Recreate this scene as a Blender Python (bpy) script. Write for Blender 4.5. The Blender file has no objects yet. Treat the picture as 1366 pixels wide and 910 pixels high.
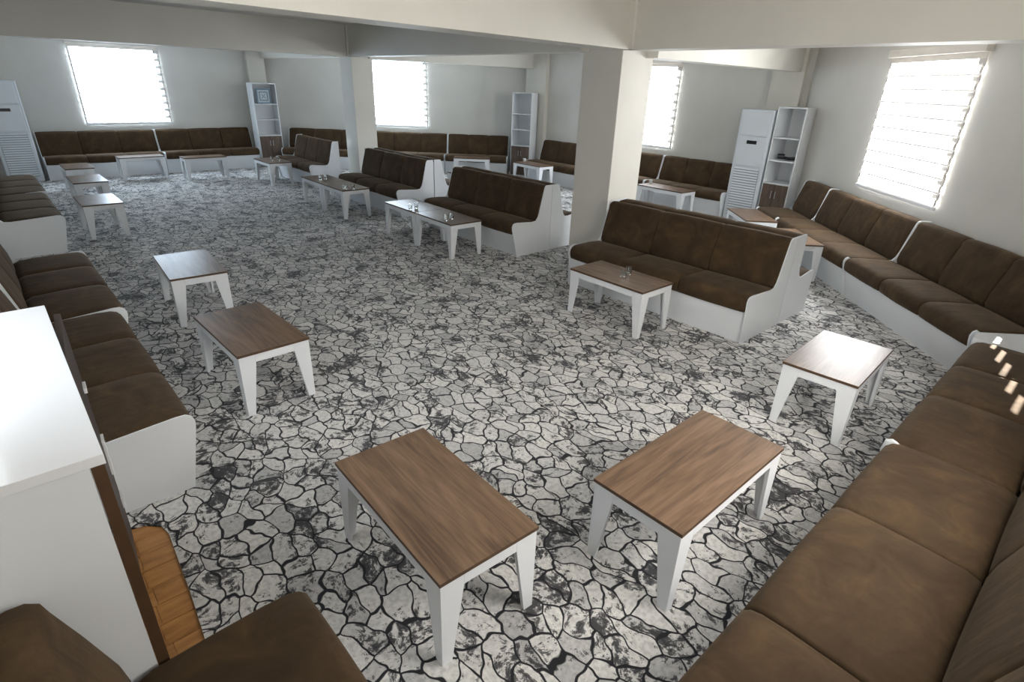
import bpy, bmesh, math, random
from mathutils import Vector, Matrix

# ------------------------------------------------------------------ camera, world, light, exposure
scene = bpy.context.scene
COL = scene.collection
R45 = math.sqrt(0.5)

YAW = -0.82
PITCH = math.radians(24.861)
ROLL = math.radians(2.069)
CAM = Vector((0.0, 0.0, 2.0815))
F0 = Vector((0, math.cos(PITCH), -math.sin(PITCH)))
R0 = Vector((1, 0, 0))
U0 = R0.cross(F0)
R1 = R0 * math.cos(ROLL) + U0 * math.sin(ROLL)
U1 = -R0 * math.sin(ROLL) + U0 * math.cos(ROLL)
cy, sy = math.cos(YAW), math.sin(YAW)


def room_axes(v):
    return Vector((cy * v.x + sy * v.y, -sy * v.x + cy * v.y, v.z))


Rw, Uw, Fw = room_axes(R1), room_axes(U1), room_axes(F0)
cam_data = bpy.data.cameras.new('camera')
cam_data.sensor_width = 36.0
cam_data.lens = 744.95 / 1366.0 * 36.0
cam_data.clip_start = 0.05
cam_data.clip_end = 100
cam = bpy.data.objects.new('camera', cam_data)
mw = Matrix.Identity(4)
for i in range(3):
    mw[i][0], mw[i][1], mw[i][2], mw[i][3] = Rw[i], Uw[i], -Fw[i], CAM[i]
cam.matrix_world = mw
COL.objects.link(cam)
scene.camera = cam

world = bpy.data.worlds.new('sky')
scene.world = world
world.use_nodes = True
wn = world.node_tree.nodes
wn['Background'].inputs[0].default_value = (0.75, 0.87, 1.0, 1)
wn['Background'].inputs[1].default_value = 1.2

scene.view_settings.view_transform = 'Standard'
scene.view_settings.look = 'None'
scene.view_settings.exposure = 0.8
scene.view_settings.gamma = 1.0
scene.view_settings.use_curve_mapping = False

sun_data = bpy.data.lights.new('sun', 'SUN')
sun_data.energy = 22.0
sun_data.angle = math.radians(0.53)
sun_data.color = (1.0, 0.93, 0.82)
sun = bpy.data.objects.new('sun', sun_data)
sun.rotation_euler = Vector((0, -1, -0.577)).to_track_quat('-Z', 'Y').to_euler()
sun.location = (0, 30, 17)
COL.objects.link(sun)

GLOW = {1: 9.0, 2: 9.0, 3: 8.5, 4: 8.5, 5: 7.0, 6: 2.2}          # blind emission standing in for daylight; the last two are added fill
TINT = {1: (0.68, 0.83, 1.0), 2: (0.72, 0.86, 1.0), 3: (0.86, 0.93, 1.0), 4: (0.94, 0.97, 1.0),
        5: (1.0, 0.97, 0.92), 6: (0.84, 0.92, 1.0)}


# ------------------------------------------------------------------ materials
def new_mat(name):
    m = bpy.data.materials.new(name)
    m.use_nodes = True
    nt = m.node_tree
    return m, nt, nt.nodes['Principled BSDF']


def N(nt, t, **kw):
    n = nt.nodes.new(t)
    for k, v in kw.items():
        setattr(n, k, v)
    return n


def ramp(nt, stops):
    r = N(nt, 'ShaderNodeValToRGB')
    e = r.color_ramp.elements
    e[0].position, e[0].color = stops[0][0], (*stops[0][1], 1)
    e[1].position, e[1].color = stops[-1][0], (*stops[-1][1], 1)
    for p, c in stops[1:-1]:
        k = e.new(p)
        k.color = (*c, 1)
    return r


def mathn(nt, op, a, b=None, clamp=False):
    n = N(nt, 'ShaderNodeMath', operation=op, use_clamp=clamp)
    for i, v in enumerate((a, b)):
        if v is None:
            continue
        if isinstance(v, (int, float)):
            n.inputs[i].default_value = v
        else:
            nt.links.new(v, n.inputs[i])
    return n.outputs[0]


def plain(name, col, rough=0.5, var=0.03, scale=3.0, bump=0.0, metal=0.0, coat=0.0):
    m, nt, b = new_mat(name)
    tc = N(nt, 'ShaderNodeTexCoord')
    no = N(nt, 'ShaderNodeTexNoise')
    no.inputs['Scale'].default_value = scale
    no.inputs['Detail'].default_value = 5
    nt.links.new(tc.outputs['Object'], no.inputs['Vector'])
    lo = tuple(max(0, c * (1 - var * 2)) for c in col)
    hi = tuple(min(1, c * (1 + var)) for c in col)
    r = ramp(nt, [(0.3, lo), (0.7, hi)])
    nt.links.new(no.outputs['Fac'], r.inputs['Fac'])
    nt.links.new(r.outputs['Color'], b.inputs['Base Color'])
    b.inputs['Roughness'].default_value = rough
    b.inputs['Metallic'].default_value = metal
    if coat:
        b.inputs['Coat Weight'].default_value = coat
    if bump:
        n2 = N(nt, 'ShaderNodeTexNoise')
        n2.inputs['Scale'].default_value = 60
        nt.links.new(tc.outputs['Object'], n2.inputs['Vector'])
        bp = N(nt, 'ShaderNodeBump')
        bp.inputs['Strength'].default_value = bump
        bp.inputs['Distance'].default_value = 0.01
        nt.links.new(n2.outputs['Fac'], bp.inputs['Height'])
        nt.links.new(bp.outputs['Normal'], b.inputs['Normal'])
    return m


def fabric():
    m, nt, b = new_mat('brown_velour')
    tc = N(nt, 'ShaderNodeTexCoord')
    oi = N(nt, 'ShaderNodeObjectInfo')
    add = N(nt, 'ShaderNodeVectorMath', operation='ADD')
    sc = N(nt, 'ShaderNodeVectorMath', operation='SCALE')
    nt.links.new(oi.outputs['Random'], sc.inputs[0])
    sc.inputs['Scale'].default_value = 40
    nt.links.new(tc.outputs['Object'], add.inputs[0])
    nt.links.new(sc.outputs[0], add.inputs[1])
    no = N(nt, 'ShaderNodeTexNoise')
    no.inputs['Scale'].default_value = 4.5
    no.inputs['Detail'].default_value = 8
    no.inputs['Roughness'].default_value = 0.62
    no.inputs['Distortion'].default_value = 0.8
    nt.links.new(add.outputs[0], no.inputs['Vector'])
    r = ramp(nt, [(0.25, (0.042, 0.027, 0.016)), (0.5, (0.062, 0.040, 0.023)), (0.78, (0.106, 0.066, 0.033))])
    nt.links.new(no.outputs['Fac'], r.inputs['Fac'])
    nt.links.new(r.outputs['Color'], b.inputs['Base Color'])
    b.inputs['Roughness'].default_value = 0.85
    b.inputs['Sheen Weight'].default_value = 0.13
    b.inputs['Sheen Roughness'].default_value = 0.4
    b.inputs['Sheen Tint'].default_value = (0.75, 0.6, 0.45, 1)
    b.inputs['Specular IOR Level'].default_value = 0.1
    w = N(nt, 'ShaderNodeTexNoise')
    w.inputs['Scale'].default_value = 6
    w.inputs['Detail'].default_value = 3
    mp = N(nt, 'ShaderNodeMapping')
    mp.inputs['Scale'].default_value = (3.0, 0.7, 0.7)
    nt.links.new(add.outputs[0], mp.inputs['Vector'])
    nt.links.new(mp.outputs[0], w.inputs['Vector'])
    bp = N(nt, 'ShaderNodeBump')
    bp.inputs['Strength'].default_value = 0.25
    bp.inputs['Distance'].default_value = 0.02
    nt.links.new(w.outputs['Fac'], bp.inputs['Height'])
    nt.links.new(bp.outputs['Normal'], b.inputs['Normal'])
    return m


def wood(name, dark, mid, light, grain=(1.2, 14, 14), rough=0.3, per_object=True, coat=0.0):
    m, nt, b = new_mat(name)
    tc = N(nt, 'ShaderNodeTexCoord')
    vec = tc.outputs['Object']
    if per_object:
        oi = N(nt, 'ShaderNodeObjectInfo')
        sc = N(nt, 'ShaderNodeVectorMath', operation='SCALE')
        nt.links.new(oi.outputs['Random'], sc.inputs[0])
        sc.inputs['Scale'].default_value = 25
        add = N(nt, 'ShaderNodeVectorMath', operation='ADD')
        nt.links.new(vec, add.inputs[0])
        nt.links.new(sc.outputs[0], add.inputs[1])
        vec = add.outputs[0]
    mp = N(nt, 'ShaderNodeMapping')
    mp.inputs['Scale'].default_value = grain
    nt.links.new(vec, mp.inputs['Vector'])
    no = N(nt, 'ShaderNodeTexNoise')
    no.inputs['Scale'].default_value = 1.0
    no.inputs['Detail'].default_value = 6
    no.inputs['Roughness'].default_value = 0.6
    no.inputs['Distortion'].default_value = 1.4
    nt.links.new(mp.outputs[0], no.inputs['Vector'])
    mp2 = N(nt, 'ShaderNodeMapping')
    mp2.inputs['Scale'].default_value = (grain[0] * 4, grain[1] * 9, grain[2] * 9)
    nt.links.new(vec, mp2.inputs['Vector'])
    n2 = N(nt, 'ShaderNodeTexNoise')
    n2.inputs['Scale'].default_value = 1.0
    n2.inputs['Detail'].default_value = 4
    nt.links.new(mp2.outputs[0], n2.inputs['Vector'])
    f = mathn(nt, 'ADD', mathn(nt, 'MULTIPLY', no.outputs['Fac'], 0.68), mathn(nt, 'MULTIPLY', n2.outputs['Fac'], 0.32))
    r = ramp(nt, [(0.36, dark), (0.5, mid), (0.66, light)])
    nt.links.new(f, r.inputs['Fac'])
    nt.links.new(r.outputs['Color'], b.inputs['Base Color'])
    b.inputs['Roughness'].default_value = rough
    if coat:
        b.inputs['Coat Weight'].default_value = coat
        b.inputs['Coat Roughness'].default_value = 0.12
    return m


def carpet_mat():
    m, nt, b = new_mat('stone_pattern_carpet')
    tc = N(nt, 'ShaderNodeTexCoord')
    d = N(nt, 'ShaderNodeTexNoise')
    d.inputs['Scale'].default_value = 6.5
    d.inputs['Detail'].default_value = 1.5
    nt.links.new(tc.outputs['Object'], d.inputs['Vector'])
    sub = N(nt, 'ShaderNodeVectorMath', operation='SUBTRACT')
    nt.links.new(d.outputs['Color'], sub.inputs[0])
    sub.inputs[1].default_value = (0.5, 0.5, 0.5)
    sc = N(nt, 'ShaderNodeVectorMath', operation='SCALE')
    nt.links.new(sub.outputs[0], sc.inputs[0])
    sc.inputs['Scale'].default_value = 0.15
    add = N(nt, 'ShaderNodeVectorMath', operation='ADD')
    nt.links.new(tc.outputs['Object'], add.inputs[0])
    nt.links.new(sc.outputs[0], add.inputs[1])
    mp = N(nt, 'ShaderNodeMapping')
    mp.inputs['Scale'].default_value = (0.9, 1.3, 1.0)
    mp.inputs['Rotation'].default_value = (0, 0, 0.5)
    nt.links.new(add.outputs[0], mp.inputs['Vector'])

    def vor(scale, feature, w=0.0):
        v = N(nt, 'ShaderNodeTexVoronoi', voronoi_dimensions='2D', feature=feature)
        v.inputs['Scale'].default_value = scale
        v.inputs['Randomness'].default_value = 1.0
        nt.links.new(mp.outputs[0], v.inputs['Vector'])
        return v
    SC = 8.2
    edge = vor(SC, 'DISTANCE_TO_EDGE').outputs['Distance']
    cell = vor(SC, 'F1').outputs['Color']
    wn_ = N(nt, 'ShaderNodeTexNoise')
    wn_.inputs['Scale'].default_value = 9
    nt.links.new(tc.outputs['Object'], wn_.inputs['Vector'])
    width = mathn(nt, 'ADD', mathn(nt, 'MULTIPLY', wn_.outputs['Fac'], 0.05), 0.035)
    lines = mathn(nt, 'SUBTRACT', 1.0, mathn(nt, 'DIVIDE', edge, width), clamp=True)
    lines = mathn(nt, 'MULTIPLY', lines, 2.6, clamp=True)
    # dark blotches inside some stones
    bl = N(nt, 'ShaderNodeTexNoise')
    bl.inputs['Scale'].default_value = 26
    bl.inputs['Detail'].default_value = 8
    bl.inputs['Roughness'].default_value = 0.75
    nt.links.new(add.outputs[0], bl.inputs['Vector'])
    big = N(nt, 'ShaderNodeTexNoise')
    big.inputs['Scale'].default_value = 4.6
    big.inputs['Detail'].default_value = 2
    nt.links.new(tc.outputs['Object'], big.inputs['Vector'])
    sep = N(nt, 'ShaderNodeSeparateColor')
    nt.links.new(cell, sep.inputs[0])
    t = mathn(nt, 'ADD', mathn(nt, 'MULTIPLY', bl.outputs['Fac'], 1.0), mathn(nt, 'MULTIPLY', big.outputs['Fac'], 0.55))
    t = mathn(nt, 'ADD', t, mathn(nt, 'MULTIPLY', sep.outputs[0], 0.10))
    blotch = ramp(nt, [(0.865, (0, 0, 0)), (0.885, (0.75, 0.75, 0.75)), (0.96, (0.96, 0.96, 0.96))])
    nt.links.new(t, blotch.inputs['Fac'])
    grey = ramp(nt, [(0.0, (0.74, 0.725, 0.70)), (0.6, (0.66, 0.65, 0.635)), (1.0, (0.46, 0.455, 0.455))])
    nt.links.new(sep.outputs[1], grey.inputs['Fac'])
    spk = N(nt, 'ShaderNodeTexNoise')
    spk.inputs['Scale'].default_value = 45
    spk.inputs['Detail'].default_value = 4
    nt.links.new(tc.outputs['Object'], spk.inputs['Vector'])
    sr = ramp(nt, [(0.35, (0.78, 0.78, 0.78)), (0.6, (1.05, 1.05, 1.05))])
    nt.links.new(spk.outputs['Fac'], sr.inputs['Fac'])
    mul = N(nt, 'ShaderNodeMix', data_type='RGBA', blend_type='MULTIPLY')
    mul.inputs['Factor'].default_value = 1
    nt.links.new(grey.outputs['Color'], mul.inputs['A'])
    nt.links.new(sr.outputs['Color'], mul.inputs['B'])
    m1 = N(nt, 'ShaderNodeMix', data_type='RGBA')
    nt.links.new(blotch.outputs['Color'], m1.inputs['Factor'])
    nt.links.new(mul.outputs['Result'], m1.inputs['A'])
    m1.inputs['B'].default_value = (0.035, 0.035, 0.040, 1)
    m2 = N(nt, 'ShaderNodeMix', data_type='RGBA')
    nt.links.new(lines, m2.inputs['Factor'])
    nt.links.new(m1.outputs['Result'], m2.inputs['A'])
    m2.inputs['B'].default_value = (0.018, 0.018, 0.022, 1)
    nt.links.new(m2.outputs['Result'], b.inputs['Base Color'])
    b.inputs['Roughness'].default_value = 0.9
    b.inputs['Specular IOR Level'].default_value = 0.2
    b.inputs['Sheen Weight'].default_value = 0.15
    bp = N(nt, 'ShaderNodeBump')
    bp.inputs['Strength'].default_value = 0.25
    bp.inputs['Distance'].default_value = 0.004
    nt.links.new(mathn(nt, 'SUBTRACT', 1.0, lines), bp.inputs['Height'])
    nt.links.new(bp.outputs['Normal'], b.inputs['Normal'])
    return m


def glow_mat(name, tint, strength):
    m, nt, b = new_mat(name)
    b.inputs['Base Color'].default_value = (0.78, 0.74, 0.68, 1)
    b.inputs['Roughness'].default_value = 0.9
    b.inputs['Emission Color'].default_value = (*tint, 1)
    b.inputs['Emission Strength'].default_value = strength
    return m


def glass_mat():
    m, nt, b = new_mat('clear_glass')
    b.inputs['Base Color'].default_value = (0.96, 0.98, 0.98, 1)
    b.inputs['Roughness'].default_value = 0.03
    b.inputs['Transmission Weight'].default_value = 1.0
    b.inputs['IOR'].default_value = 1.45
    return m


M = {
    'paint': plain('cream_wall_paint', (0.63, 0.615, 0.575), 0.7, 0.03, 1.2, 0.05),
    'column': plain('cream_column_paint', (0.69, 0.665, 0.60), 0.6, 0.025, 1.5, 0.05),
    'ceiling': plain('ceiling_paint', (0.72, 0.70, 0.66), 0.8, 0.02, 1.0),
    'white': plain('white_laminate', (0.78, 0.80, 0.82), 0.38, 0.02, 2.0),
    'gloss': plain('white_gloss_board', (0.84, 0.85, 0.87), 0.22, 0.01, 2.0, coat=0.6),
    'edge': plain('brown_edge_band', (0.085, 0.045, 0.022), 0.5, 0.1, 20),
    'fabric': fabric(),
    'top': wood('oak_laminate_top', (0.085, 0.052, 0.032), (0.165, 0.100, 0.060), (0.25, 0.162, 0.105), (1.3, 11, 11), 0.31),
    'door': wood('walnut_door', (0.050, 0.032, 0.022), (0.098, 0.064, 0.045), (0.150, 0.102, 0.075), (14, 14, 1.2), 0.4),
    'darkdoor': plain('dark_brown_gloss_front', (0.040, 0.024, 0.016), 0.6, 0.08, 6),
    'plank': wood('honey_laminate_plank', (0.30, 0.13, 0.035), (0.45, 0.21, 0.062), (0.56, 0.29, 0.10), (10, 1.2, 10), 0.4),
    'floor': wood('laminate_subfloor', (0.30, 0.13, 0.035), (0.45, 0.21, 0.062), (0.56, 0.29, 0.10), (10, 1.2, 10), 0.5, False),
    'carpet': carpet_mat(),
    'blind': plain('cream_blind_fabric', (0.74, 0.69, 0.63), 0.9, 0.03, 8),
    'sheer': plain('grey_sheer_fabric', (0.55, 0.52, 0.49), 0.9, 0.03, 8),
    'plastic': plain('white_plastic', (0.66, 0.70, 0.74), 0.35, 0.015, 2),
    'grey': plain('grey_plastic', (0.30, 0.34, 0.39), 0.4, 0.03, 4),
    'black': plain('black_plastic', (0.012, 0.012, 0.016), 0.3, 0.1, 10),
    'metal': plain('brushed_metal', (0.55, 0.55, 0.55), 0.3, 0.03, 10, 0, 0.9),
    'blue': plain('blue_grey_print', (0.16, 0.24, 0.31), 0.5, 0.1, 20),
    'pale': plain('pale_print', (0.55, 0.60, 0.63), 0.5, 0.08, 30),
    'glass': glass_mat(),
    'cup': plain('white_cup_glaze', (0.8, 0.8, 0.8), 0.2, 0.01, 5),
}


# ------------------------------------------------------------------ mesh helpers
def link(name, me, mat, parent=None, smooth=False):
    mats = mat if isinstance(mat, (list, tuple)) else [mat]
    for k in mats:
        if k is not None and len(me.materials) < len(mats):
            me.materials.append(M[k] if isinstance(k, str) else k)
    o = bpy.data.objects.new(name, me)
    COL.objects.link(o)
    if parent is not None:
        o.parent = parent
    if smooth:
        for p in me.polygons:
            p.use_smooth = True
    return o


def bm_obj(name, bm, mat, parent=None, smooth=False, angle=None):
    bmesh.ops.recalc_face_normals(bm, faces=bm.faces)
    me = bpy.data.meshes.new(name)
    bm.to_mesh(me)
    bm.free()
    o = link(name, me, mat, parent, smooth)
    if angle is not None:
        try:
            me.set_sharp_from_angle(angle=math.radians(angle))
        except Exception:
            pass
    return o


def add_box(bm, x0, x1, y0, y1, z0, z1, bev=0.0):
    r = bmesh.ops.create_cube(bm, size=1)
    for v in r['verts']:
        v.co = Vector(((x0 + x1) / 2 + v.co.x * (x1 - x0), (y0 + y1) / 2 + v.co.y * (y1 - y0), (z0 + z1) / 2 + v.co.z * (z1 - z0)))
    if bev:
        es = list({e for v in r['verts'] for e in v.link_edges})
        bmesh.ops.bevel(bm, geom=es, offset=bev, segments=2, affect='EDGES', profile=0.6)


def box(name, x0, x1, y0, y1, z0, z1, mat, parent=None, bev=0.0):
    bm = bmesh.new()
    add_box(bm, x0, x1, y0, y1, z0, z1, bev)
    return bm_obj(name, bm, mat, parent)


def add_prism(bm, pts, axis, a, b):
    """polygon pts in the plane across `axis`, extruded from a to b"""
    def co(p, t):
        if axis == 'x':
            return (t, p[0], p[1])
        if axis == 'y':
            return (p[0], t, p[1])
        return (p[0], p[1], t)
    v0 = [bm.verts.new(co(p, a)) for p in pts]
    v1 = [bm.verts.new(co(p, b)) for p in pts]
    n = len(pts)
    bm.faces.new(v0)
    bm.faces.new(v1[::-1])
    for i in range(n):
        bm.faces.new((v0[i], v1[i], v1[(i + 1) % n], v0[(i + 1) % n]))


def add_cyl(bm, p, q, r, seg=10):
    p, q = Vector(p), Vector(q)
    d = q - p
    res = bmesh.ops.create_cone(bm, cap_ends=True, segments=seg, radius1=r, radius2=r, depth=d.length)
    rot = d.to_track_quat('Z', 'Y').to_matrix().to_4x4()
    bmesh.ops.transform(bm, matrix=Matrix.Translation((p + q) / 2) @ rot, verts=res['verts'])


def add_lathe(bm, prof, seg=18, cx=0, cyy=0):
    rings = []
    for r, z in prof:
        if r < 1e-5:
            rings.append([bm.verts.new((cx, cyy, z))])
        else:
            rings.append([bm.verts.new((cx + r * math.cos(2 * math.pi * i / seg), cyy + r * math.sin(2 * math.pi * i / seg), z)) for i in range(seg)])
    for a, b in zip(rings, rings[1:]):
        for i in range(seg):
            j = (i + 1) % seg
            if len(a) == 1 and len(b) > 1:
                bm.faces.new((a[0], b[j], b[i]))
            elif len(b) == 1 and len(a) > 1:
                bm.faces.new((a[i], a[j], b[0]))
            elif len(a) > 1:
                bm.faces.new((a[i], a[j], b[j], b[i]))


def thing(name, label, cat, loc, rz=0.0, group=None):
    o = bpy.data.objects.new(name, None)
    o.empty_display_size = 0.1
    COL.objects.link(o)
    o.location = loc
    o.rotation_euler = (0, 0, rz)
    o['label'] = label
    o['category'] = cat
    if group:
        o['group'] = group
    return o


def copy_tree(o, parent=None):
    c = o.copy()
    COL.objects.link(c)
    c.parent = parent
    for ch in o.children:
        copy_tree(ch, c)
    return c


def place(o, loc, rz, label, group=None):
    o.location = loc
    o.rotation_euler = (0, 0, rz)
    o['label'] = label
    if group:
        o['group'] = group
    return o


# ------------------------------------------------------------------ the room: walls, floor, ceiling
CEIL = 2.95
# inner corners of the room, anticlockwise seen from above, starting at the south-east
C_SE, C_EN, C_NN = (0.36, -0.34), (0.36, 5.70), (-4.09, 10.15)
C_NW, C_WW, C_SW = (-10.68, 10.15), (-15.22, 5.61), (-15.22, -0.34)
WT = 0.22


def make_wall(name, p, q, openings):
    """wall from p to q; room on the left side; local x along the wall, local y outwards"""
    px, py = p
    d = Vector((q[0] - px, q[1] - py))
    L = d.length
    ang = math.atan2(d.y, d.x)
    bm = bmesh.new()
    e = 0.1
    xs = -e
    for (a, b, z0, z1) in sorted(openings):
        add_box(bm, xs, a, -WT, 0, 0.0, CEIL)
        add_box(bm, a, b, -WT, 0, 0.0, z0)
        add_box(bm, a, b, -WT, 0, z1, CEIL)
        xs = b
    add_box(bm, xs, L + e, -WT, 0, 0.0, CEIL)
    o = bm_obj(name, bm, 'paint')
    o.location = (px, py, 0)
    o.rotation_euler = (0, 0, ang)
    o['kind'] = 'structure'
    return o, L, ang


def wall_t(p, q, pt):
    d = Vector((q[0] - p[0], q[1] - p[1])).normalized()
    return (pt[0] - p[0]) * d.x + (pt[1] - p[1]) * d.y


Z0, Z1 = 1.06, 2.50
WINDOWS = []   # number, wall p, wall q, blind start, blind end along the wall


def win(no, p, q, a, b):
    ta, tb = sorted((wall_t(p, q, a), wall_t(p, q, b)))
    WINDOWS.append((no, p, q, ta, tb))
    return (ta + 0.13, tb - 0.13, Z0, Z1)


op_w = win(1, C_WW, C_SW, (-15.2, 1.80), (-15.2, 3.43))
op_nw = win(2, C_NW, C_WW, (-13.52, 7.31), (-12.37, 8.46))
op_n = win(3, C_NN, C_NW, (-8.10, 10.15), (-6.45, 10.15))
op_ne = win(4, C_EN, C_NN, (-2.55, 8.61), (-1.37, 7.43))
op_e = win(5, C_SE, C_EN, (0.36, 1.5), (0.36, 3.2))  # unseen window, added to light the foreground
op_s = win(6, C_SW, C_SE, (-3.3, -0.34), (-1.75, -0.34))  # added out of view to brighten the counter top and near beam
SLOTWIN = (0.35, 1.24, 1.0, 2.0)
make_wall('wall_east', C_SE, C_EN, [op_e])
make_wall('wall_northeast', C_EN, C_NN, [op_ne, SLOTWIN])
make_wall('wall_north', C_NN, C_NW, [op_n])
make_wall('wall_northwest', C_NW, C_WW, [op_nw])
make_wall('wall_west', C_WW, C_SW, [op_w])
make_wall('wall_south', C_SW, C_SE, [op_s])

bm = bmesh.new()
poly = [C_SE, C_EN, C_NN, C_NW, C_WW, C_SW]
cxm = sum(p[0] for p in poly) / 6
cym = sum(p[1] for p in poly) / 6
big = [(cxm + (p[0] - cxm) * 1.03, cym + (p[1] - cym) * 1.06) for p in poly]
add_prism(bm, big, 'z', -0.14, -0.022)
fl = bm_obj('floor', bm, 'floor')
fl['kind'] = 'structure'
x = -3.30
k = 0
rnd = random.Random(4)
while x < -0.75:                              # the laminate boards laid bare by the cut-out of the carpet
    w = 0.118
    for (ya, yb) in ((-0.33, 0.02 + rnd.uniform(0, .05)), (None, 0.46)):
        if ya is None:
            ya = last
        last = yb + 0.002
        bx = box('plank', x, x + w - 0.003, ya, yb, -0.022, -0.010 - rnd.uniform(0, 0.0012), 'plank', fl)
    x += w
bm = bmesh.new()
add_prism(bm, big, 'z', CEIL, CEIL + 0.12)
ce = bm_obj('ceiling', bm, 'ceiling')
ce['kind'] = 'structure'

# carpet: wall to wall, with a rounded cut-out in front of the counter
inset = [(cxm + (p[0] - cxm) * 0.9985, cym + (p[1] - cym) * 0.997) for p in poly]
SEi, ENi, NNi, NWi, WWi, SWi = inset
notch = [(-2.82, SEi[1]), (-2.82, 0.05), (-2.80, 0.13), (-2.74, 0.19), (-2.66, 0.205), (-2.46, 0.195), (-2.22, 0.185),
         (-1.94, 0.165), (-1.3, 0.15), (-0.9, 0.14), (-0.9, SEi[1])]
bm = bmesh.new()
outline = [SEi, ENi, NNi, NWi, WWi, SWi] + notch
vs = [bm.verts.new((p[0], p[1], 0.0)) for p in outline]
f = bm.faces.new(vs)
ext = bmesh.ops.extrude_face_region(bm, geom=[f])
for v in ext['geom']:
    if isinstance(v, bmesh.types.BMVert):
        v.co.z = -0.012
bmesh.ops.triangulate(bm, faces=bm.faces[:])
cp = bm_obj('carpet', bm, 'carpet')
cp['label'] = 'black and white cracked stone pattern carpet covering the whole room'
cp['category'] = 'carpet'


# columns and beams
def structure(name, bm, mat):
    o = bm_obj(name, bm, mat)
    o['kind'] = 'structure'
    return o


def column(x0, y0, s, t):
    bm = bmesh.new()
    add_box(bm, x0, x0 + s, y0, y0 + t, 0.0, CEIL, 0.006)
    return structure('column', bm, 'column')


column(-4.83, 5.47, 0.57, 0.57)
column(-11.43, 5.74, 0.48, 0.45)


def beam(p, q, w, zb, zb2=None, side=1):
    """beam whose visible lower edge runs p -> q, its body lying on `side`"""
    p, q = Vector(p), Vector(q)
    d = (q - p).normalized()
    n = Vector((-d.y, d.x)) * w * side
    zb2 = zb if zb2 is None else zb2
    bm = bmesh.new()
    pts = [(p, zb), (q, zb2), (q + n, zb2), (p + n, zb)]
    lo = [bm.verts.new((a.x, a.y, z)) for a, z in pts]
    hi = [bm.verts.new((a.x, a.y, CEIL)) for a, z in pts]
    bm.faces.new(lo)
    bm.faces.new(hi[::-1])
    for i in range(4):
        bm.faces.new((lo[i], hi[i], hi[(i + 1) % 4], lo[(i + 1) % 4]))
    return structure('ceiling_beam', bm, 'column')


beam((-3.64, -0.3), (-4.07, 5.40), 0.34, 2.43, 2.43, 1)            # across the room to the near column
beam((-4.10, 5.9), (-4.24, 10.13), 0.30, 2.38, 2.38, 1)
beam((0.33, 4.97), (-4.08, 5.335), 0.30, 2.43, 2.43, -1)           # along the room over the benches
beam((-4.75, 5.32), (-10.98, 5.64), 0.28, 2.42, 2.42, -1)
beam((-11.40, 5.66), (-15.20, 5.56), 0.28, 2.42, 2.40, -1)
beam((-10.66, -0.3), (-10.86, 5.70), 0.30, 2.42, 2.42, 1)          # across the room to the far column
beam((-10.88, 6.1), (-10.36, 10.13), 0.30, 2.40, 2.38, 1)
# pilasters on the walls under the beam ends
bm = bmesh.new()
add_box(bm, -4.70, -4.18, 10.05, 10.2, 0, CEIL)
structure('trim_1', bm, 'column')
bm = bmesh.new()
add_box(bm, -10.60, -9.95, 10.04, 10.2, 0, CEIL)
structure('trim_2', bm, 'column')
bm = bmesh.new()
add_box(bm, -15.25, -15.08, 5.22, 5.62, 0, CEIL)
structure('trim_3', bm, 'column')
bm = bmesh.new()
add_box(bm, -4.16, -4.02, 5.30, 5.46, 2.43, CEIL, 0.01)
structure('trim_4', bm, 'column')
bm = bmesh.new()
add_box(bm, -10.99, -10.82, 5.60, 5.76, 2.42, CEIL, 0.01)
structure('trim_5', bm, 'column')


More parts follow.
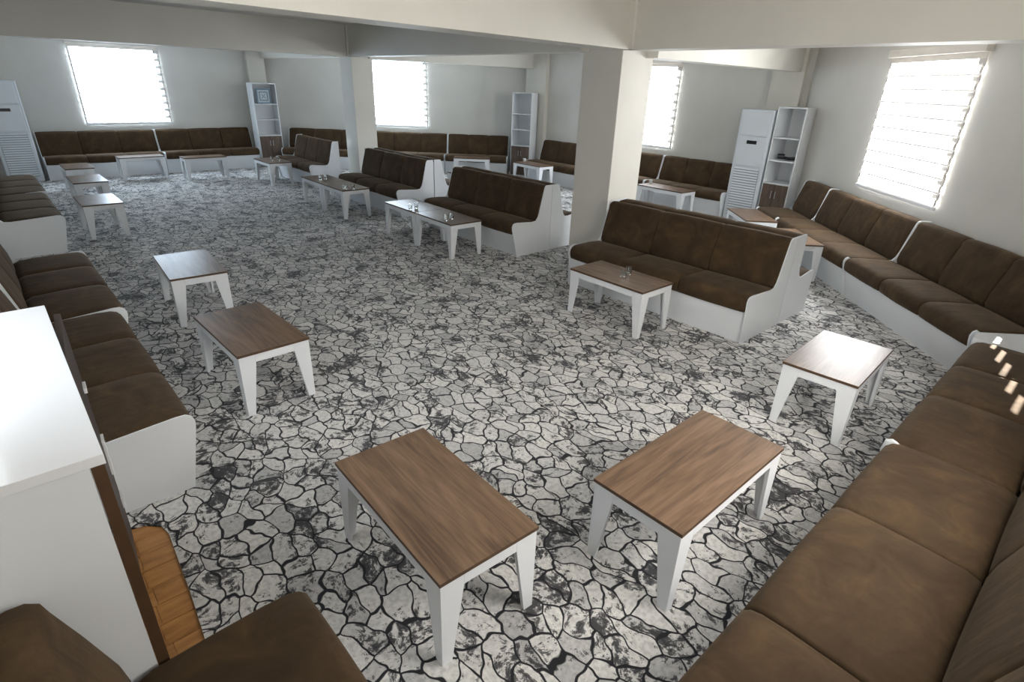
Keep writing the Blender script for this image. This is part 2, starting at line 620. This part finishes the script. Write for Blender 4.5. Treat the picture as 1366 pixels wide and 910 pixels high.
# windows and zebra blinds
BLIND_LABEL = {
    1: 'zebra roller blind glowing on the far left wall above the long dark bench',
    2: 'zebra roller blind seen just right of the far column',
    3: 'narrow glimpse of zebra blind just right of the near square column',
    4: 'large zebra roller blind on the right wall above the brown corner benches',
    5: 'unseen zebra roller blind added behind the near right bench to light the foreground',
}
BLIND_LABEL[6] = 'unseen zebra roller blind added behind the white counter to brighten it'
NB = 10
BZ0, BZ1 = 1.015, 2.44
for (no, p, q, ta, tb) in WINDOWS:
    d = Vector((q[0] - p[0], q[1] - p[1])).normalized()
    ang = math.atan2(d.y, d.x)
    W = tb - ta
    org = Vector((p[0] + d.x * ta, p[1] + d.y * ta, 0))
    # window frame in the opening (local y: + into the room)
    bm = bmesh.new()
    a, b = 0.13, W - 0.13
    for (x0, x1, z0, z1) in ((a, a + .05, Z0, Z1), (b - .05, b, Z0, Z1), (a + .05, b - .05, Z0, Z0 + .05), (a + .05, b - .05, Z1 - .05, Z1),
                             (W / 2 - .03, W / 2 + .03, Z0 + .05, Z1 - .05)):
        add_box(bm, x0, x1, -0.16, -0.10, z0, z1)
    wo = bm_obj('window_%d' % no, bm, 'white')
    wo['kind'] = 'structure'
    wo.location = org
    wo.rotation_euler = (0, 0, ang)
    for (x0, x1) in ((a + .05, W / 2 - .03), (W / 2 + .03, b - .05)):
        box('pane', x0, x1, -0.135, -0.125, Z0 + .05, Z1 - .05, 'glass', wo)
    box('window_sill', a - 0.0, b + 0.0, -0.10, 0.0, Z0 - 0.0, Z0 + 0.02, 'white', wo)
    bl = thing('roller_blind', BLIND_LABEL[no], 'blind', org, ang)
    box('headrail', 0.0, W, 0.0, 0.075, 2.50, 2.58, 'blind', bl, 0.006)
    box('top_band', 0.012, W - 0.012, 0.030, 0.034, BZ1, 2.505, 'blind', bl)
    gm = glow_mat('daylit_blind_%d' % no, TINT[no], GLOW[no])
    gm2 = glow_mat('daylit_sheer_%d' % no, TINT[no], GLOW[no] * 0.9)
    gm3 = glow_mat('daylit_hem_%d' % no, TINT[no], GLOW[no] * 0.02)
    h = (BZ1 - BZ0) / (2 * NB)
    gx0, gx1 = 0.05, W - 0.045
    for i in range(2 * NB):
        z0 = BZ0 + h * i
        solid = i % 2 == 0
        y = 0.034 if solid else 0.026
        bm = bmesh.new()
        g0 = gx0 if solid else gx0 + 0.07
        cols = [(0.012, g0, 0), (g0, gx1, 1), (gx1, W - 0.012, 0)]
        for (x0, x1, mi) in cols:
            n0 = len(bm.faces)
            add_box(bm, x0, x1, y - 0.0015, y + 0.0015, z0 - (0.004 if solid else 0), z0 + h + (0.004 if solid else 0))
            bm.faces.ensure_lookup_table()
            for f in bm.faces[n0:]:
                f.material_index = mi
        bmesh.ops.remove_doubles(bm, verts=bm.verts, dist=1e-6)
        bb = bm_obj('blind_band', bm, ['blind' if solid else 'sheer', gm if solid else gm2], bl)
        if solid:
            box('hem', 0.012, W - 0.012, y + 0.0015, y + 0.003, z0 - 0.010, z0 + 0.010, gm3, bb)
    box('bottom_rail', 0.01, W - 0.01, 0.018, 0.046, 0.975, 1.013, 'gloss', bl, 0.005)
    bm = bmesh.new()
    add_cyl(bm, (0.0 - .012, 0.05, 1.35), (0.0 - .012, 0.05, 2.53), 0.003, 6)
    add_cyl(bm, (0.0 - .012, 0.05, 1.29), (0.0 - .012, 0.05, 1.35), 0.009, 8)
    bm_obj('pull_chain', bm, 'blind', bl)


# window beyond the right edge of the photograph; slots cut in its blind shape the bars of sun
dn = Vector((C_NN[0] - C_EN[0], C_NN[1] - C_EN[1])).normalized()
ang = math.atan2(dn.y, dn.x)
bm = bmesh.new()
a, b, z0, z1 = SLOTWIN
for (x0, x1, u0, u1) in ((a, a + .04, z0, z1), (b - .04, b, z0, z1), (a + .04, b - .04, z0, z0 + .04), (a + .04, b - .04, z1 - .04, z1)):
    add_box(bm, x0, x1, -0.20, -0.16, u0, u1)
wo = bm_obj('window_7', bm, 'white')
wo['kind'] = 'structure'
wo.location = (C_EN[0], C_EN[1], 0)
wo.rotation_euler = (0, 0, ang)
SL = [(t_ - .024, t_ + .024, z_ - .078, z_ + .078) for t_, z_ in ((.976, 1.14), (.877, 1.246), (.785, 1.353), (.686, 1.452), (.587, 1.557))]
xsn = sorted({0.30, 1.255} | {v for q_ in SL for v in q_[:2]})
zsn = sorted({0.97, 2.04} | {v for q_ in SL for v in q_[2:]})
bl = thing('roller_blind', 'short roller blind on the right wall above the corner of the benches', 'blind', (C_EN[0], C_EN[1], 0), ang)
bm = bmesh.new()
for xa, xb in zip(xsn, xsn[1:]):
    for za, zb in zip(zsn, zsn[1:]):
        xm, zm = (xa + xb) / 2, (za + zb) / 2
        if any(q_[0] < xm < q_[1] and q_[2] < zm < q_[3] for q_ in SL):
            continue
        add_box(bm, xa, xb, 0.004, 0.008, za, zb)
bm_obj('blind_cloth', bm, 'blind', bl)
box('headrail', 0.29, 1.255, 0.0, 0.06, 2.04, 2.11, 'blind', bl, 0.005)

# light switch on the far pilaster
t = thing('light_switch', 'small white light switch on the far pilaster left of the left bookcase', 'switch', (-15.08, 5.30, 1.33), math.pi / 2)
box('plate', -.04, .04, -.008, 0.0, -.04, .04, 'plastic', t, 0.002)
box('rocker', -.022, .022, -.012, -.008, -.026, .026, 'gloss', t, 0.002)

# ------------------------------------------------------------------ upholstered benches
def fabric_block(prof, x0, x1, rnd_r=0.022, puff=0.006, seed=0):
    """cushion: profile (y,z) swept along x with rounded, slightly swollen ends"""
    cy_ = sum(p[0] for p in prof) / len(prof)
    cz_ = sum(p[1] for p in prof) / len(prof)
    L = x1 - x0
    st = [(0.0, rnd_r), (0.25 * rnd_r, 0.55 * rnd_r), (0.6 * rnd_r, 0.2 * rnd_r), (1.2 * rnd_r, 0.0)]
    xs = [(a, b) for a, b in st] + [(L * t, -puff * math.sin(math.pi * t)) for t in (0.18, 0.35, 0.5, 0.65, 0.82)] + [(L - a, b) for a, b in reversed(st)]
    rg = random.Random(seed)
    bm = bmesh.new()
    rings = []
    for (xx, ins) in xs:
        ring = []
        for (y, z) in prof:
            dy, dz = y - cy_, z - cz_
            l = math.hypot(dy, dz) or 1
            sy_ = max(0.0, 1 - ins / max(abs(dy), 0.05)) if abs(dy) > 0.02 else 1
            sz_ = max(0.0, 1 - ins / max(abs(dz), 0.05)) if abs(dz) > 0.02 else 1
            ring.append(bm.verts.new((x0 + xx, cy_ + dy * sy_, cz_ + dz * sz_ + rg.uniform(-.0012, .0012))))
        rings.append(ring)
    n = len(prof)
    for a, b in zip(rings, rings[1:]):
        for i in range(n):
            bm.faces.new((a[i], b[i], b[(i + 1) % n], a[(i + 1) % n]))
    bm.faces.new(rings[0][::-1])
    bm.faces.new(rings[-1])
    return bm


def bench(label, loc, rz, cuts, D=0.78, group='brown upholstered benches', sp=None, lean=0.07, upright=False, tuck=False, bare=False):
    """front left corner at loc, front towards -y, length along x; cuts = cushion boundaries"""
    t = thing('upholstered_bench', label, 'bench', loc, rz, group)
    L = cuts[-1]
    sd = D - 0.24
    bt = 0.10 if not upright else 0.03           # how far the back leans
    # side profile of the board ends
    P_ = 0.010
    prof = [(lean, 0.0), (0.0, 0.36), (-0.004, 0.40), (0.008, 0.432), (0.035, 0.447), (0.08, 0.449), (sd - 0.10, 0.425), (sd - 0.035, 0.432),
            (sd - 0.002, 0.47), (sd + 0.02, 0.53), (sd + bt, 0.845), (sd + bt + 0.015, 0.868), (sd + bt + 0.035, 0.875), (D, 0.875), (D, 0.0)]
    if tuck:
        prof = [(y - 0.006 if y < 0.05 else y, z) for (y, z) in prof]
        prof[5] = (0.10, 0.40)
    if bare:                                      # board ends stay below the cushions
        prof = [(lean, 0.0), (0.004, 0.30), (-0.006 if tuck else 0.012, 0.37), (0.002 if tuck else 0.025, 0.428 if tuck else 0.40),
                (0.03, 0.442 if tuck else 0.41), (0.07, 0.43 if tuck else 0.42), (0.10, 0.41),
                (sd - 0.10, 0.40), (sd + 0.03, 0.40), (sd + bt + 0.03, 0.82), (D, 0.84), (D, 0.0)]
    for s in (0, 1):
        bm = bmesh.new()
        xa = 0.0 if s == 0 else L - P_
        add_prism(bm, prof, 'x', xa, xa + P_)
        bm_obj('side_panel', bm, 'white', t)
    x0, x1 = P_ + 0.001, L - P_ - 0.001
    bm = bmesh.new()
    fb = [(lean + 0.025, 0.0), (0.030, 0.295), (0.048, 0.295), (lean + 0.043, 0.0)]
    add_prism(bm, fb, 'x', x0, x1)
    bm_obj('front_board', bm, 'white', t)
    bm = bmesh.new()
    add_box(bm, x0, x1, 0.06, D - 0.02, 0.280, 0.296)
    bm_obj('seat_board', bm, 'white', t)
    bm = bmesh.new()
    add_prism(bm, [(D - 0.018, 0.0), (D - 0.018, 0.83), (D, 0.83), (D, 0.0)], 'x', x0, x1)
    bm_obj('back_board', bm, 'white', t)
    seat = [(0.012, 0.302), (0.0, 0.33), (-0.004, 0.37), (0.004, 0.405), (0.025, 0.430), (0.06, 0.443), (0.14, 0.448), (sd * .6, 0.445),
            (sd - 0.06, 0.436), (sd - 0.01, 0.415), (sd, 0.38), (sd, 0.302)]
    back = [(sd + 0.012, 0.40), (sd - 0.006, 0.45), (sd + 0.004, 0.52), (sd + bt * .5, 0.68), (sd + bt - 0.008, 0.81), (sd + bt + 0.004, 0.848),
            (sd + bt + 0.030, 0.868), (sd + bt + 0.065, 0.871), (D - 0.026, 0.862), (D - 0.020, 0.83), (D - 0.020, 0.60), (D - 0.020, 0.40)]
    for i, (a, b) in enumerate(zip(cuts, cuts[1:])):
        a_ = max(a + 0.001, x0)
        b_ = min(b - 0.001, x1)
        as_, bs_ = (max(a + 0.001, 0.001), min(b - 0.001, L - 0.001)) if (tuck or bare) else (a_, b_)
        if bare:
            a_, b_ = as_, bs_
        bm_obj('seat_cushion', fabric_block(seat, as_, bs_, 0.015, 0.004, i), 'fabric', t, smooth=True)
        bm_obj('back_cushion', fabric_block(back, a_, b_, 0.017, 0.005, i + 9), 'fabric', t, smooth=True)
    return t


def thirds(L, n=3):
    return [L * i / n for i in range(n + 1)]


H_ = math.pi / 2
# left row (fronts face the middle of the room)
G_L = 'brown benches along the left wall'
bench('brown bench in the bottom left foreground beside the white counter', (0.30, 0.46, 0), math.pi, [0, .62, 1.22, 1.83], 0.78, G_L, bare=True)
bench('brown bench just behind the white counter, its rounded white end panel facing the camera', (-2.95, 0.475, 0), math.pi, [0, .66, 1.29, 1.895], 0.78, G_L)
bench('brown bench on the left, second one past the white counter, behind a thin white divider', (-4.855, 0.515, 0), math.pi, [0, .70, 1.34, 1.90], 0.80, G_L)
bench('brown bench at the far left whose full white end panel shows above the second bench', (-8.62, 0.56, 0), math.pi, thirds(1.86), 0.84, G_L)
bench('brown bench at the far left edge, next to the tall air conditioner', (-10.49, 0.58, 0), math.pi, thirds(1.86), 0.86, G_L)
# right row along the east wall
G_E = 'brown benches along the near right wall'
bench('brown bench on the near right, its far white corner striped by the light', (-0.465, 5.17, 0), -H_, [0, .61, 1.23, 2.005], 0.80, G_E, tuck=True, bare=True)
bench('brown bench in the bottom right foreground, closest to the camera', (-0.455, 3.16, 0), -H_, [0, .75, 1.56, 2.36], 0.80, G_E, tuck=True, bare=True)
# north-east wall under the large blind
G_NE = 'brown benches under the large right blind'
s2 = math.sqrt(2)
bench('brown bench at the right edge under the large blind, nearest of that wall', (-1.93, 6.81, 0), -H_ / 2, [0, .72, 1.36, 2.02], 0.78, G_NE, tuck=True)
bench('brown bench directly under the large right blind, middle one of that wall', (-3.37, 8.25, 0), -H_ / 2, [0, .68, 1.36, 2.03], 0.78, G_NE, tuck=True)
bench('short brown seat beside the tall white bookcase with the black object', (-3.93, 8.81, 0), -H_ / 2, [0, .79], 0.78, G_NE, tuck=True)
# north wall
G_N = 'dark benches along the back wall between the near column and the bookcases'
bench('dark brown bench on the back wall left of the right air conditioner', (-6.50, 9.40, 0), 0, thirds(1.64), 0.72, G_N)
bench('dark brown bench on the back wall, mostly hidden behind the near column', (-8.18, 9.40, 0), 0, thirds(1.67), 0.72, G_N)
bench('dark brown bench right of the middle bookcase, left of the near column', (-9.86, 9.40, 0), 0, thirds(1.67), 0.72, G_N)
# north-west wall
G_NW = 'dark benches along the back wall between the left and middle bookcases'
bench('dark brown bench just left of the middle bookcase', (-11.47, 8.27, 0), H_ / 2, thirds(1.50), 0.72, G_NW)
bench('dark brown bench under the blind seen right of the far column', (-12.88, 6.86, 0), H_ / 2, thirds(1.98), 0.72, G_NW)
bench('dark brown bench right of the left bookcase, left of the far column', (-14.29, 5.45, 0), H_ / 2, thirds(1.98), 0.72, G_NW)
# west wall
G_W = 'long dark benches along the far left wall'
bench('long dark bench on the far left wall under the blind, beside the air conditioner', (-14.50, 0.90, 0), H_, thirds(2.09), 0.70, G_W)
bench('long dark bench on the far left wall between the blind and the left bookcase', (-14.50, 3.00, 0), H_, thirds(2.02), 0.70, G_W)
# middle row, back to back
G_S = 'back-to-back brown benches in the middle row'
G_R = 'rear halves of the back-to-back middle benches'
bench('large brown three-seat bench standing right of the near column', (-4.07, 4.625, 0), 0, thirds(2.11), 0.77, G_S, lean=0.02)
bench('rear bench backing onto the large bench right of the near column', (-1.96, 6.03, 0), math.pi, thirds(2.11), 0.63, G_R, upright=True, lean=0.02)
bench('brown three-seat middle bench just left of the near column', (-7.22, 4.79, 0), 0, thirds(2.02), 0.69, G_S, lean=0.09)
bench('rear bench backing onto the middle bench left of the near column', (-5.20, 6.05, 0), math.pi, thirds(2.02), 0.565, G_R, lean=0.02)
bench('brown three-seat middle bench just right of the far column', (-10.02, 4.80, 0), 0, thirds(2.04), 0.72, G_S, lean=0.07)
bench('rear bench backing onto the middle bench right of the far column, pale seat showing', (-7.98, 6.26, 0), math.pi, thirds(2.04), 0.72, G_R, lean=0.02)
bench('brown three-seat middle bench left of the far column, furthest of the row', (-12.98, 4.80, 0), 0, thirds(1.74), 0.66, G_S, lean=0.07)
# small white laminate board closing the corner between the two right rows
bm = bmesh.new()
add_prism(bm, [(-0.47, 5.18), (-0.47, 5.33), (0.02, 5.82), (0.335, 5.50), (0.335, 5.18)], 'z', 0.0, 0.455)
fo = bm_obj('corner_filler', bm, 'gloss')
fo['label'] = 'white laminate corner block between the two right-hand bench rows'
fo['category'] = 'corner unit'


# ------------------------------------------------------------------ low tables
def table(label, x, y, rz, L=0.86, W=0.465, group='low wooden topped coffee tables'):
    t = thing('coffee_table', label, 'table', (x, y, 0), rz, group)
    zt = 0.45
    bm = bmesh.new()
    add_box(bm, -L / 2, L / 2, -W / 2, W / 2, zt - 0.018, zt, 0.0015)
    bm.faces.ensure_lookup_table()
    for f in bm.faces:
        if abs(f.normal.z) < 0.5:
            f.material_index = 1
    bm_obj('tabletop', bm, ['top', 'edge'], t)
    q = 0.006
    zl = zt - 0.0185
    for sx in (-1, 1):
        for sy_ in (-1, 1):
            bm = bmesh.new()
            X, Y = sx * (L / 2 - q), sy_ * (W / 2 - q)
            top, bot, th = 0.105, 0.046, 0.018
            # board lying along x
            pts = [(X, zl), (X - sx * top, zl), (X - sx * top, zl - 0.055), (X - sx * bot, 0.0), (X, 0.0)]
            add_prism(bm, pts, 'y', Y, Y - sy_ * th)
            # board lying along y
            pts = [(Y - sy_ * th, zl), (Y - sy_ * top, zl), (Y - sy_ * top, zl - 0.055), (Y - sy_ * bot, 0.0), (Y - sy_ * th, 0.0)]
            add_prism(bm, pts, 'x', X, X - sx * th)
            bm_obj('leg', bm, 'white', t)
    for sy_ in (-1, 1):
        ya, yb = sorted((sy_ * (W / 2 - q), sy_ * (W / 2 - q - 0.018)))
        box('apron', -L / 2 + q + .106, L / 2 - q - .106, ya, yb, zl - 0.055, zl, 'white', t)
        xa, xb = sorted((sy_ * (L / 2 - q), sy_ * (L / 2 - q - 0.018)))
        box('apron', xa, xb, -W / 2 + q + .106, W / 2 - q - .106, zl - 0.055, zl, 'white', t)
    return t


table('brown coffee table in the centre foreground, nearest to the camera', -1.636, 1.07, -0.043, 0.891, 0.478)
table('greyish brown coffee table in front of the near right bench, right of the nearest one', -1.003, 2.163, H_, 0.935, 0.466)
table('coffee table with a pale shining top near the right corner, past the front pair', -1.005, 4.026, H_ + 0.047, 0.80, 0.462)
table('coffee table with two small glasses before the large bench right of the near column', -3.041, 4.215, -0.018, 0.871, 0.462)
table('right one of two joined tables before the bench left of near column', -6.00, 4.36, -0.032, 0.84, 0.485)
table('left one of two joined tables left of the near column, top shining white', -6.845, 4.387, -0.032, 0.84, 0.485)
table('right one of two joined tables before the bench right of the far column', -8.78, 4.31, -0.021, 0.81, 0.47)
table('left one of two joined tables before the bench right of the far column', -9.60, 4.327, -0.021, 0.81, 0.47)
table('purplish topped coffee table in the left front, before the second cushion from the counter', -3.913, 1.098, 0.025, 0.872, 0.479)
table('coffee table in the left front with a pale blue reflection, behind the purplish one', -5.724, 1.183, -0.067, 0.858, 0.462)
table('nearest of the three tables in line before the far left benches', -9.48, 1.03, 0.0, 0.80, 0.455)
table('middle one of the three tables in line at the far left', -11.43, 1.17, 0.0, 0.82, 0.46)
table('furthest of the three tables in line at the far left', -13.05, 1.24, 0.0, 0.78, 0.43)
table('far table under the left blind, before the long dark bench', -14.07, 2.44, H_, 0.82, 0.40)
table('far table before the dark bench left of the left bookcase', -13.49, 3.48, H_, 0.82, 0.40)
table('table with two glasses before the furthest middle bench, left of the far column', -12.28, 4.47, 0.0, 0.85, 0.46)
table('table before the dark bench left of the middle bookcase', -10.78, 8.56, H_ / 2 + 0.05, 0.84, 0.40)
table('table with a white cup before the dark bench right of the middle bookcase', -9.25, 9.08, -0.03, 0.88, 0.42)
table('table with a white cup before the back bench near the right air conditioner', -5.75, 9.03, -0.04, 0.98, 0.42)
table('table before the right air conditioner and bookcase, behind the large middle bench', -3.66, 8.09, -H_ / 2, 0.86, 0.44)
table('table half hidden by the top of the large middle bench, before the right blind', -2.72, 7.27, -H_ / 2, 0.84, 0.42)
table('table barely seen behind the middle bench right of the far column', -8.80, 6.90, 0.0, 0.82, 0.42)
table('table barely seen behind the furthest middle bench, below the left bookcase', -13.45, 6.00 - .05, H_ / 2, 0.82, 0.38)


# ------------------------------------------------------------------ glasses and cups
def glass_mesh():
    bm = bmesh.new()
    add_lathe(bm, [(0, 0.0), (0.022, 0.0), (0.024, 0.003), (0.030, 0.078), (0.0275, 0.078), (0.0215, 0.010), (0, 0.009)], 16)
    return bm


first = None
GL = [
    (-3.00, 4.20, 'small clear glass on the table right of the near column, nearer one'),
    (-3.01, 4.30, 'small clear glass on the table right of the near column, farther one'),
    (-6.60, 4.17, 'clear glass on the white-shining left joined table, nearer one'),
    (-6.64, 4.29, 'clear glass on the white-shining left joined table, farther one'),
    (-5.82, 4.20, 'clear glass on the right joined table left of the near column, nearer one'),
    (-5.85, 4.31, 'clear glass on the right joined table left of the near column, farther one'),
    (-8.52, 4.16, 'leftmost clear glass at the near end of the joined tables by far column'),
    (-8.45, 4.17, 'middle clear glass at the near end of the joined tables by far column'),
    (-8.42, 4.27, 'rightmost clear glass at the near end of the joined tables by far column'),
    (-9.50, 4.22, 'clear glass at the far end of the joined tables by the far column, nearer one'),
    (-9.53, 4.33, 'clear glass at the far end of the joined tables by the far column, farther one'),
    (-12.25, 4.45, 'clear glass on the far table before the furthest middle bench, left one'),
    (-12.15, 4.55, 'clear glass on the far table before the furthest middle bench, right one'),
]
for (gx, gy, lab) in GL:
    if first is None:
        first = bm_obj('drinking_glass', glass_mesh(), 'glass', smooth=True, angle=40)
        o = first
    else:
        o = first.copy()
        COL.objects.link(o)
    o.location = (gx, gy, 0.4502)
    o['label'] = lab
    o['category'] = 'glass'
    o['group'] = 'glasses on the coffee tables'
cup = None
for (gx, gy, lab) in ((-9.60, 9.14, 'small white cup on the table right of the middle bookcase'),
                      (-6.16, 9.14, 'small white cup on the table near the back bench right of the near column')):
    if cup is None:
        bm = bmesh.new()
        add_lathe(bm, [(0, 0.0), (0.022, 0.0), (0.028, 0.01), (0.036, 0.07), (0.033, 0.07), (0.025, 0.014), (0, 0.012)], 16)
        cup = bm_obj('paper_cup', bm, 'cup', smooth=True, angle=40)
        o = cup
    else:
        o = cup.copy()
        COL.objects.link(o)
    o.location = (gx, gy, 0.4502)
    o['label'] = lab
    o['category'] = 'cup'
    o['group'] = 'white cups on tables'


# ------------------------------------------------------------------ bookcases
def bookcase(label, x, y, rz, W, Dp=0.34, Hh=1.87):
    """front left corner at (x, y), front faces -y"""
    t = thing('bookcase', label, 'bookcase', (x, y, 0), rz, 'tall white corner bookcases')
    th = 0.018
    box('side_panel', 0, th, 0, Dp, 0, Hh, 'white', t)
    box('side_panel', W - th, W, 0, Dp, 0, Hh, 'white', t)
    box('back_panel', th, W - th, Dp - 0.008, Dp, 0.05, Hh - th, 'white', t)
    box('top_board', th, W - th, 0, Dp, Hh - th, Hh, 'white', t)
    for z in (0.70, 1.055, 1.40):
        box('shelf', th, W - th, 0.004, Dp - 0.008, z, z + th, 'white', t)
    box('plinth', th, W - th, 0.02, 0.035, 0.0, 0.05, 'white', t)
    for s in (0, 1):
        x0 = th + 0.002 + s * (W / 2 - th)
        x1 = x0 + W / 2 - th - 0.004
        dr = box('door', x0, x1, -0.017, 0.0, 0.045, 0.697, 'door', t, 0.0015)
        hx = x1 - 0.03 if s == 0 else x0 + 0.03
        bm = bmesh.new()
        add_box(bm, hx - .005, hx + .005, -0.040, -0.030, 0.48, 0.60, 0.002)
        add_box(bm, hx - .004, hx + .004, -0.031, -0.0165, 0.49, 0.50)
        add_box(bm, hx - .004, hx + .004, -0.031, -0.0165, 0.58, 0.59)
        bm_obj('handle', bm, 'metal', dr)
    return t


bookcase('white bookcase with walnut doors between the long dark benches and far column, blue picture inside', -14.62, 5.08, H_, 0.56)
bookcase('white bookcase in the middle of the back wall with empty shelves and walnut doors', -10.47, 9.50, math.radians(22), 0.50)
bookcase('white bookcase beside the right air conditioner holding a black object', -4.24, 9.52, 0.0, 0.45, 0.52)

# framed picture on the top shelf of the left bookcase
t = thing('framed_picture', 'blue and white framed geometric picture on the top shelf of the left bookcase', 'picture', (-14.72, 5.36, 1.419), H_)
bm = bmesh.new()
for (a, b, c, d_) in ((-.165, -.135, 0, .33), (.135, .165, 0, .33), (-.135, .135, 0, .03), (-.135, .135, .30, .33)):
    add_box(bm, a, b, -.012, .012, c, d_)
bm_obj('frame', bm, 'blue', t)
box('mount', -.135, .135, -.002, .008, .03, .30, 'pale', t)
bm = bmesh.new()
for (a, b, c, d_) in ((-.10, -.08, .065, .265), (.08, .10, .065, .265), (-.08, .08, .065, .085), (-.08, .08, .245, .265)):
    add_box(bm, a, b, -.006, -.002, c, d_)
for a in (45, 135):
    r0 = len(bm.verts)
    add_box(bm, -.07, .07, -.005, -.002, -.006, .006)
    bm.verts.ensure_lookup_table()
    bmesh.ops.rotate(bm, verts=bm.verts[r0:], cent=(0, 0, 0), matrix=Matrix.Rotation(math.radians(a), 3, 'Y'))
    bmesh.ops.translate(bm, verts=bm.verts[r0:], vec=(0, 0, .165))
bm_obj('square_motif', bm, 'blue', t)

# black object on the shelf of the right bookcase
bm = bmesh.new()
rg = random.Random(3)
pts = [(-.14, .02, .045), (-.10, .0, .05), (-.05, .03, .03), (0.0, .01, .028), (.05, -.02, .03), (.10, .0, .035), (.15, .02, .03)]
for a, b in zip(pts, pts[1:]):
    add_cyl(bm, a, b, 0.024, 8)
add_cyl(bm, (-.15, -.02, .05), (-.06, .03, .05), 0.042, 10)
add_cyl(bm, (.06, .03, .032), (.14, .05, .032), 0.026, 8)
o = bm_obj('black_tool', bm, 'black', smooth=True, angle=50)
o.location = (-4.01, 9.70, 1.074)
o['label'] = 'small black object lying on a shelf of the right bookcase'
o['category'] = 'object'


# ------------------------------------------------------------------ standing air conditioners
def air_conditioner(label, x, y, rz, W=0.56, Dp=0.36, Hh=1.81):
    t = thing('air_conditioner', label, 'air conditioner', (x, y, 0), rz, 'floor standing air conditioners')
    bm = bmesh.new()
    add_box(bm, 0, W, 0.03, Dp, 0.0, Hh, 0.02)
    bm_obj('cabinet', bm, 'plastic', t)
    box('outlet_panel', 0.045, W - 0.045, 0.008, 0.03, Hh - 0.40, Hh - 0.04, 'plastic', t, 0.008)
    box('outlet_flap', 0.058, W - 0.058, 0.001, 0.008, Hh - 0.385, Hh - 0.055, 'plastic', t, 0.003)
    box('front_panel', 0.045, W - 0.045, 0.012, 0.03, 0.93, Hh - 0.415, 'plastic', t, 0.006)
    box('display', W / 2 - 0.085, W / 2 + 0.085, 0.006, 0.012, Hh - 0.53, Hh - 0.475, 'black', t, 0.002)
    box('intake_grille', 0.06, W - 0.06, 0.020, 0.03, 0.10, 0.90, 'grey', t, 0.003)
    z = 0.115
    while z < 0.885:
        bm = bmesh.new()
        add_prism(bm, [(0.006, z), (0.006, z + 0.008), (0.020, z + 0.028), (0.020, z + 0.018)], 'x', 0.065, W - 0.065)
        bm_obj('louvre', bm, 'plastic', t)
        z += 0.042
    box('plinth', 0.02, W - 0.02, 0.04, Dp - 0.02, -0.0, 0.03, 'grey', t)
    return t


air_conditioner('white floor standing air conditioner at the far left edge of the room', -14.56, 0.27, H_)
air_conditioner('white floor standing air conditioner left of the right bookcase', -4.84, 9.50, 0.0)

# ------------------------------------------------------------------ white counter in the left foreground
t = thing('counter_cabinet', 'white counter cabinet with brown front in the left foreground', 'cabinet', (-1.54, 0.0, 0), 0)
bm = bmesh.new()
add_box(bm, -1.26, 0.0, -0.24, -0.002, 0.94, 1.17)
add_box(bm, -1.26, 0.0, -0.33, -0.002, 0.0, 0.94)
bm_obj('body', bm, 'white', t)
bm = bmesh.new()
add_box(bm, -1.28, 0.012, -0.25, 0.034, 1.17, 1.20, 0.002)
bm_obj('worktop', bm, 'gloss', t)
dr = box('door', -0.62, 0.0, 0.0, 0.030, 0.03, 1.165, 'edge', t, 0.001)
dr = box('door', -0.62, 0.0, 0.0, 0.022, 0.03, 1.165, 'darkdoor', t, 0.001)   # leaf standing slightly open
dr.location = (-0.63, 0.006, 0)
dr.rotation_euler = (0, 0, math.radians(-4.2))
for (hx, za, zb) in ((-0.50, 0.86, 0.885), (-0.54, 0.42, 0.60), (-0.58, 0.20, 0.26)):
    box('handle', hx - .035, hx + .035, 0.022, 0.034, za, zb, 'gloss', dr, 0.002)
